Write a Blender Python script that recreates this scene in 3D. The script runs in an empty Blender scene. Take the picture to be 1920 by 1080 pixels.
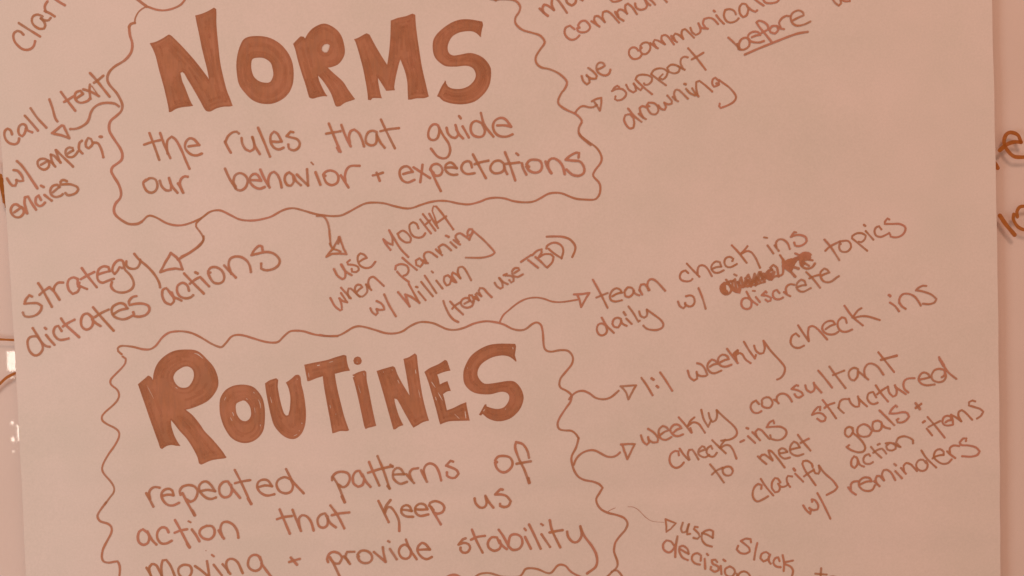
import bpy, bmesh, math, random
import numpy as np
from mathutils import Vector, Matrix, Euler
from mathutils.geometry import delaunay_2d_cdt

R = math.radians
C = bpy.context.scene.collection
sc = bpy.context.scene
random.seed(7)

# ------------------------------------------------------------------ camera
D = 0.637                                   # metres from lens to the glass board
PITCH = R(-2.7)
cam_d = bpy.data.cameras.new('camera'); cam_d.lens = 35; cam_d.sensor_width = 36
cam_d.clip_start = 0.01; cam_d.clip_end = 50
cam = bpy.data.objects.new('camera', cam_d); C.objects.link(cam)
cam.rotation_euler = Euler((R(90) + PITCH, 0, 0))
CAM = Vector((0, -D * math.cos(PITCH), -D * math.sin(PITCH)))
cam.location = CAM
sc.camera = cam

# ------------------------------------------------------------------ light
w = bpy.data.worlds.new('World'); sc.world = w; w.use_nodes = True
bg = w.node_tree.nodes['Background']
bg.inputs[0].default_value = (1.0, 0.765, 0.615, 1); bg.inputs[1].default_value = 0.507

def area_lamp(name, loc, target, sx, sy, col, watts):
    l = bpy.data.lights.new(name, 'AREA'); l.shape = 'RECTANGLE'; l.size = sx; l.size_y = sy
    l.color = col; l.energy = watts
    o = bpy.data.objects.new(name, l); C.objects.link(o); o.location = loc
    o.rotation_euler = (Vector(target) - Vector(loc)).to_track_quat('-Z', 'Y').to_euler()
    return o
area_lamp('side_window_light', (-1.40, -1.00, -0.20), (0, 0, 0), 0.55, 0.8, (0.52, 0.85, 1.0), 14.6)
area_lamp('ceiling_light', (0.35, -1.9, 2.3), (0, 0, 0), 0.5, 0.5, (1.0, 0.78, 0.66), 37.0)

sc.view_settings.view_transform = 'Standard'; sc.view_settings.look = 'None'
sc.view_settings.exposure = 0; sc.view_settings.gamma = 1
sc.cycles.transparent_max_bounces = 32

# ------------------------------------------------------------------ the sheet's own plane
RM = cam.rotation_euler.to_matrix()
def plane(u, v):
    """traced photograph coordinates -> metres on the plane of the board (x, z)"""
    d = RM @ Vector(((u - 960) / 1920 * 36 / 35, (540 - v) / 1920 * 36 / 35, -1))
    t = -CAM.y / d.y
    return CAM.x + d.x * t, CAM.z + d.z * t

CREASES = [(-0.080, .02, .00050, .0080, -.18, .16), (-0.1195, -.015, .00075, .0085, -.12, .24), (-0.141, .03, .00055, .0075, .14, .22),
           (-0.137, .01, -.0005, .0090, .02, .30), (-0.164, -.02, .00050, .0070, -.05, .20), (-0.037, .03, .00030, .0090, -.22, .10),
           (0.020, -.05, .00030, .012, .22, .14), (0.085, .10, .00030, .014, .20, .12), (-0.108, .05, .00040, .011, .22, .12)]
def wave(x, z):
    """how far the hanging paper stands off its own plane, metres"""
    a = 0.00035 * math.sin(9 * x + 4 * z + 1.0) + 0.00022 * math.sin(23 * x - 13 * z)
    b = 1 / (1 + math.exp((z + 0.085) / 0.018))
    for z0, sl, A, wd, x0, xs in CREASES:
        a += A * math.exp(-((z - z0 - sl * x) / wd) ** 2 - ((x - x0) / xs) ** 2)
    a += 0.0011 * math.exp(-((x + 0.262) / 0.035) ** 2) / (1 + math.exp((z + 0.03) / 0.03))
    a += b * (0.00020 * math.sin(165 * z + 1.6 * math.sin(5 * x)) + 0.00006 * math.sin(290 * z + 3 * math.sin(7 * x) + 1))
    a += 0.00006 * math.sin(61 * x + 1.3 * math.sin(17 * z)) + 0.00005 * math.sin(88 * z + 31 * x)
    return a
Y_GLASS = 0.0
Y_PAPER = -0.0016

# ------------------------------------------------------------------ materials
def mat(name):
    m = bpy.data.materials.new(name); m.use_nodes = True
    nt = m.node_tree
    for n in list(nt.nodes): nt.nodes.remove(n)
    out = nt.nodes.new('ShaderNodeOutputMaterial')
    return m, nt, out
def N(nt, t, **k):
    n = nt.nodes.new(t)
    for a, b in k.items(): setattr(n, a, b)
    return n
def noise(nt, vec, scale, detail=3, rough=.6):
    n = N(nt, 'ShaderNodeTexNoise'); n.inputs['Scale'].default_value = scale
    n.inputs['Detail'].default_value = detail; n.inputs['Roughness'].default_value = rough
    nt.links.new(vec, n.inputs['Vector']); return n
def ramp(nt, fac, stops):
    r = N(nt, 'ShaderNodeValToRGB'); e = r.color_ramp.elements
    while len(e) < len(stops): e.new(0.5)
    for i, (p, c) in enumerate(stops): e[i].position = p; e[i].color = (*c, 1) if len(c) == 3 else c
    nt.links.new(fac, r.inputs[0]); return r

def paper_material():
    m, nt, out = mat('flip_chart_paper'); L = nt.links.new
    tc = N(nt, 'ShaderNodeTexCoord').outputs['Object']
    n1 = noise(nt, tc, 14, 4); n2 = noise(nt, tc, 820, 3, .75)
    c1 = ramp(nt, n1.outputs[0], [(.35, PAPER_A), (.65, PAPER_B)])
    mx = N(nt, 'ShaderNodeMix', data_type='RGBA', blend_type='MULTIPLY'); mx.inputs[0].default_value = 1
    c2 = ramp(nt, n2.outputs[0], [(.28, (.905, .905, .895)), (.72, (1, 1, 1))])
    L(c1.outputs[0], mx.inputs[6]); L(c2.outputs[0], mx.inputs[7])
    b = N(nt, 'ShaderNodeBsdfPrincipled'); L(mx.outputs[2], b.inputs['Base Color'])
    b.inputs['Roughness'].default_value = .75; b.inputs['Specular IOR Level'].default_value = .25
    bp = N(nt, 'ShaderNodeBump'); bp.inputs['Strength'].default_value = .35; bp.inputs['Distance'].default_value = .00012
    L(n2.outputs[0], bp.inputs['Height']); L(bp.outputs[0], b.inputs['Normal'])
    L(b.outputs[0], out.inputs[0]); return m

def ink_material(name, ca, cb, alpha_lo, alpha_hi, streak=None, tint=(1, 1, 1)):
    m, nt, out = mat(name); L = nt.links.new
    tc = N(nt, 'ShaderNodeTexCoord').outputs['Object']
    mp = N(nt, 'ShaderNodeMapping'); L(tc, mp.inputs['Vector'])
    if streak is not None:
        mp.inputs['Rotation'].default_value = (0, streak, 0); mp.inputs['Scale'].default_value = (1, 1, .16)
        s1, s2 = 430, 60
    else: s1, s2 = 150, 34
    n1 = noise(nt, mp.outputs[0], s1, 3, .65); n2 = noise(nt, tc, s2, 3)
    ad = N(nt, 'ShaderNodeMath', operation='ADD'); L(n1.outputs[0], ad.inputs[0]); L(n2.outputs[0], ad.inputs[1])
    hf = N(nt, 'ShaderNodeMath', operation='MULTIPLY'); hf.inputs[1].default_value = .5; L(ad.outputs[0], hf.inputs[0])
    col = ramp(nt, n2.outputs[0], [(.35, ca), (.65, cb)])
    al = ramp(nt, hf.outputs[0], [(.40, (alpha_lo,)*3), (.55, (alpha_hi,)*3)])
    d = N(nt, 'ShaderNodeBsdfDiffuse'); L(col.outputs[0], d.inputs[0])
    t = N(nt, 'ShaderNodeBsdfTransparent'); t.inputs[0].default_value = (*tint, 1)
    mx = N(nt, 'ShaderNodeMixShader'); L(al.outputs[0], mx.inputs[0]); L(t.outputs[0], mx.inputs[1]); L(d.outputs[0], mx.inputs[2])
    L(mx.outputs[0], out.inputs[0]); return m

PAPER_A = (.665, .452, .360); PAPER_B = (.715, .472, .384)
M_PAPER = paper_material()
M_INK = ink_material('marker_ink', (.450, .155, .066), (.515, .182, .112), .60, .90)
M_INK_THIN = ink_material('dry_marker_ink', (.46, .15, .08), (.49, .18, .10), .50, .70)
M_RIM = ink_material('letter_outline_ink', (.42, .128, .055), (.44, .138, .064), .08, .24)
M_PASS = ink_material('second_pass_ink', (.43, .125, .052), (.45, .14, .062), .05, .17)
M_BOARD = ink_material('board_marker_ink', (.30, .070, .012), (.36, .105, .022), .66, .90, tint=(.90, .45, .25))
M_FILL = [ink_material('letter_fill_ink', (.415, .140, .064), (.450, .156, .082), .80, .97, R(a)) for a in (14, -14, 35)]

def wall_material():
    m, nt, out = mat('painted_wall'); L = nt.links.new
    tc = N(nt, 'ShaderNodeTexCoord').outputs['Object']
    n1 = noise(nt, tc, 9, 3); n2 = noise(nt, tc, 300, 2)
    c = ramp(nt, n1.outputs[0], [(.3, (.695, .440, .355)), (.7, (.740, .468, .385))])
    b = N(nt, 'ShaderNodeBsdfPrincipled'); L(c.outputs[0], b.inputs['Base Color']); b.inputs['Roughness'].default_value = .7
    bp = N(nt, 'ShaderNodeBump'); bp.inputs['Strength'].default_value = .25; bp.inputs['Distance'].default_value = .0003
    L(n2.outputs[0], bp.inputs['Height']); L(bp.outputs[0], b.inputs['Normal'])
    L(b.outputs[0], out.inputs[0]); return m
def glass_material():
    m, nt, out = mat('board_glass'); L = nt.links.new
    t = N(nt, 'ShaderNodeBsdfTransparent'); t.inputs[0].default_value = (.985, .98, .97, 1)
    g = N(nt, 'ShaderNodeBsdfGlossy'); g.inputs['Roughness'].default_value = .019
    fr = N(nt, 'ShaderNodeFresnel'); fr.inputs[0].default_value = 1.5
    ge = N(nt, 'ShaderNodeNewGeometry'); iv = N(nt, 'ShaderNodeMath', operation='SUBTRACT'); iv.inputs[0].default_value = 1; L(ge.outputs['Backfacing'], iv.inputs[1])
    fm = N(nt, 'ShaderNodeMath', operation='MULTIPLY'); L(fr.outputs[0], fm.inputs[0]); L(iv.outputs[0], fm.inputs[1])
    mx = N(nt, 'ShaderNodeMixShader'); L(fm.outputs[0], mx.inputs[0]); L(t.outputs[0], mx.inputs[1]); L(g.outputs[0], mx.inputs[2])
    L(mx.outputs[0], out.inputs[0]); return m

# ------------------------------------------------------------------ helpers
def obj(name, verts, faces, m, parent=None, smooth=False):
    me = bpy.data.meshes.new(name); me.from_pydata(verts, [], faces)
    me.materials.append(m); me.update()
    if smooth:
        for p in me.polygons: p.use_smooth = True
    o = bpy.data.objects.new(name, me); C.objects.link(o)
    if parent: o.parent = parent
    return o
def thing(name, label, cat):
    o = bpy.data.objects.new(name, None); C.objects.link(o); o.empty_display_size = .02
    o['label'] = label; o['category'] = cat; return o

# ------------------------------------------------------------------ setting: the wall
wl = obj('wall', [(-3, .0040, -2.2), (3, .0040, -2.2), (3, .0040, 2.2), (-3, .0040, 2.2), (-3, .12, -2.2), (3, .12, -2.2), (3, .12, 2.2), (-3, .12, 2.2)],
         [(0, 1, 2, 3), (5, 4, 7, 6), (1, 5, 6, 2), (4, 0, 3, 7), (3, 2, 6, 7), (4, 5, 1, 0)], wall_material())
wl['kind'] = 'structure'

# ------------------------------------------------------------------ stroke tools
def smooth_path(p, closed=False, step=3.0):
    """Catmull-Rom through p, straight at corners sharper than 60 degrees"""
    n = len(p); out = []
    def corner(i):
        if not closed and (i == 0 or i == n - 1): return True
        a = np.subtract(p[i], p[i-1]); b = np.subtract(p[(i+1) % n], p[i])
        d = np.dot(a, b) / (np.linalg.norm(a) * np.linalg.norm(b) + 1e-9)
        return d < .5
    cr = [corner(i) for i in range(n)]
    for i in range(n if closed else n - 1):
        j = (i + 1) % n
        p1, p2 = np.array(p[i], float), np.array(p[j], float)
        p0 = p1 - (p2 - p1) if cr[i] else np.array(p[i-1], float)
        p3 = p2 + (p2 - p1) if cr[j] else np.array(p[(j+1) % n], float)
        k = max(1, int(np.linalg.norm(p2 - p1) / step))
        for s in range(k):
            t = s / k
            out.append(tuple(.5 * (2*p1 + (p2-p0)*t + (2*p0-5*p1+4*p2-p3)*t*t + (3*p1-p0-3*p2+p3)*t**3)))
    if not closed: out.append(tuple(map(float, p[-1])))
    return out

def ribbon(path, width, closed=False, rnd=random, taper=0):
    """outline pieces (convex faces) of a pen stroke, united by CDT -> 2-D verts, tris"""
    n = len(path); ph = rnd.random() * 9
    vs, fs = [], []
    P = [np.array(q) for q in path]
    L, Rr = [], []
    for i in range(n):
        a = P[i-1] if (i > 0 or closed) else P[i]
        b = P[(i+1) % n] if (i < n-1 or closed) else P[i]
        t = b - a; t = t / (np.linalg.norm(t) + 1e-9); nn = np.array((-t[1], t[0]))
        h = width / 2 * (1 + .05 * math.sin(i * .37 + ph) + .05 * math.sin(i * .91 + 2 * ph))
        if taper: h *= 1 - taper * min(1, max(0, (i / n - .5) * 2))
        L.append(P[i] + nn * h); Rr.append(P[i] - nn * h)
    for i in range(n if closed else n - 1):
        j = (i + 1) % n
        Q = [L[i], L[j], Rr[j], Rr[i]]
        cr = [(Q[(m+1) % 4][0]-Q[m][0]) * (Q[(m+2) % 4][1]-Q[(m+1) % 4][1]) - (Q[(m+1) % 4][1]-Q[m][1]) * (Q[(m+2) % 4][0]-Q[(m+1) % 4][0]) for m in range(4)]
        bad = not (all(c > .02 for c in cr) or all(c < -.02 for c in cr))
        if bad:                                   # too tight a bend for a shared edge: plain rectangle
            t = P[j] - P[i]; ln = np.linalg.norm(t)
            if ln > .05:
                nn = np.array((-t[1], t[0])) / ln * width / 2
                k = len(vs); vs += [P[i] + nn, P[j] + nn, P[j] - nn, P[i] - nn]; fs.append([k, k+1, k+2, k+3])
        else:
            k = len(vs); vs += Q; fs.append([k, k+1, k+2, k+3])
        if i or closed:
            a = P[i] - P[i-1]; b = P[j] - P[i]
            if bad or np.dot(a, b) < .93 * np.linalg.norm(a) * np.linalg.norm(b):
                for m in (i, j):
                    k = len(vs); vs += [P[m] + width / 2 * np.array((math.cos(q), math.sin(q))) for q in np.arange(10) * 2 * math.pi / 10 + .1 * m]
                    fs.append(list(range(k, k + 10)))
    if not closed:
        for c, r in ((P[0], 1.04), (P[-1], 1.08 * (1 - taper))):
            if r < .3: continue
            e0, e1 = rnd.uniform(.93, 1.07), rnd.uniform(.93, 1.07)
            k = len(vs); vs += [c + r * width / 2 * np.array((e0 * math.cos(q), e1 * math.sin(q))) for q in np.arange(12) * 2 * math.pi / 12]
            fs.append(list(range(k, k + 12)))
    for f in fs:                                  # CDT wants counter-clockwise faces
        a = sum(vs[f[i]][0] * vs[f[(i+1) % len(f)]][1] - vs[f[(i+1) % len(f)]][0] * vs[f[i]][1] for i in range(len(f)))
        if a < 0: f.reverse()
    r = delaunay_2d_cdt([Vector(v) for v in vs], [], fs, 0, 1e-4)
    return [tuple(v) for v in r[0]], [tuple(f) for f, o in zip(r[2], r[5]) if o]

def inside(pt, poly):
    x, y = pt; c = False; j = len(poly) - 1
    for i in range(len(poly)):
        xi, yi = poly[i]; xj, yj = poly[j]
        if (yi > y) != (yj > y) and x < (xj - xi) * (y - yi) / (yj - yi) + xi: c = not c
        j = i
    return c
def filled(outer, holes):
    vs, es = [], []
    for lp in [outer] + holes:
        k = len(vs); vs += [Vector(q) for q in lp]; es += [(k + i, k + (i + 1) % len(lp)) for i in range(len(lp))]
    x0, x1 = min(q[0] for q in outer), max(q[0] for q in outer); y0, y1 = min(q[1] for q in outer), max(q[1] for q in outer)
    vs += [Vector((x0 + i * 7.1, y0 + j * 7.3)) for i in range(int((x1 - x0) / 7.1) + 1) for j in range(int((y1 - y0) / 7.3) + 1)]
    r = delaunay_2d_cdt(vs, es, [], 0, 1e-4)
    V = [tuple(v) for v in r[0]]; F = []
    for f in r[2]:
        c = (sum(V[i][0] for i in f) / 3, sum(V[i][1] for i in f) / 3)
        if inside(c, outer) and not any(inside(c, h) for h in holes): F.append(tuple(f))
    return V, F
def offset_in(poly, d):
    a = sum(poly[i][0] * poly[(i+1) % len(poly)][1] - poly[(i+1) % len(poly)][0] * poly[i][1] for i in range(len(poly)))
    s = 1 if a > 0 else -1; n = len(poly); out = []
    for i in range(n):
        t = np.subtract(poly[(i+1) % n], poly[i-1]); t = t / (np.linalg.norm(t) + 1e-9)
        out.append((poly[i][0] - s * t[1] * d, poly[i][1] + s * t[0] * d))
    return out

class Mesh:
    def __init__(self): self.v, self.f = [], []
    def add(self, V, F, lift, board=False):
        k = len(self.v)
        for (u, v) in V:
            x, z = plane(u, v)
            y = (Y_GLASS - lift) if board else (Y_PAPER - wave(x, z) - lift)
            self.v.append((x, y, z))
        for f in F:                                    # face the camera
            a, b, c = (self.v[k + i] for i in f[:3])
            cr = (b[0]-a[0]) * (c[2]-a[2]) - (b[2]-a[2]) * (c[0]-a[0])
            self.f.append(tuple(k + i for i in (f if cr > 0 else reversed(f))))

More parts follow.
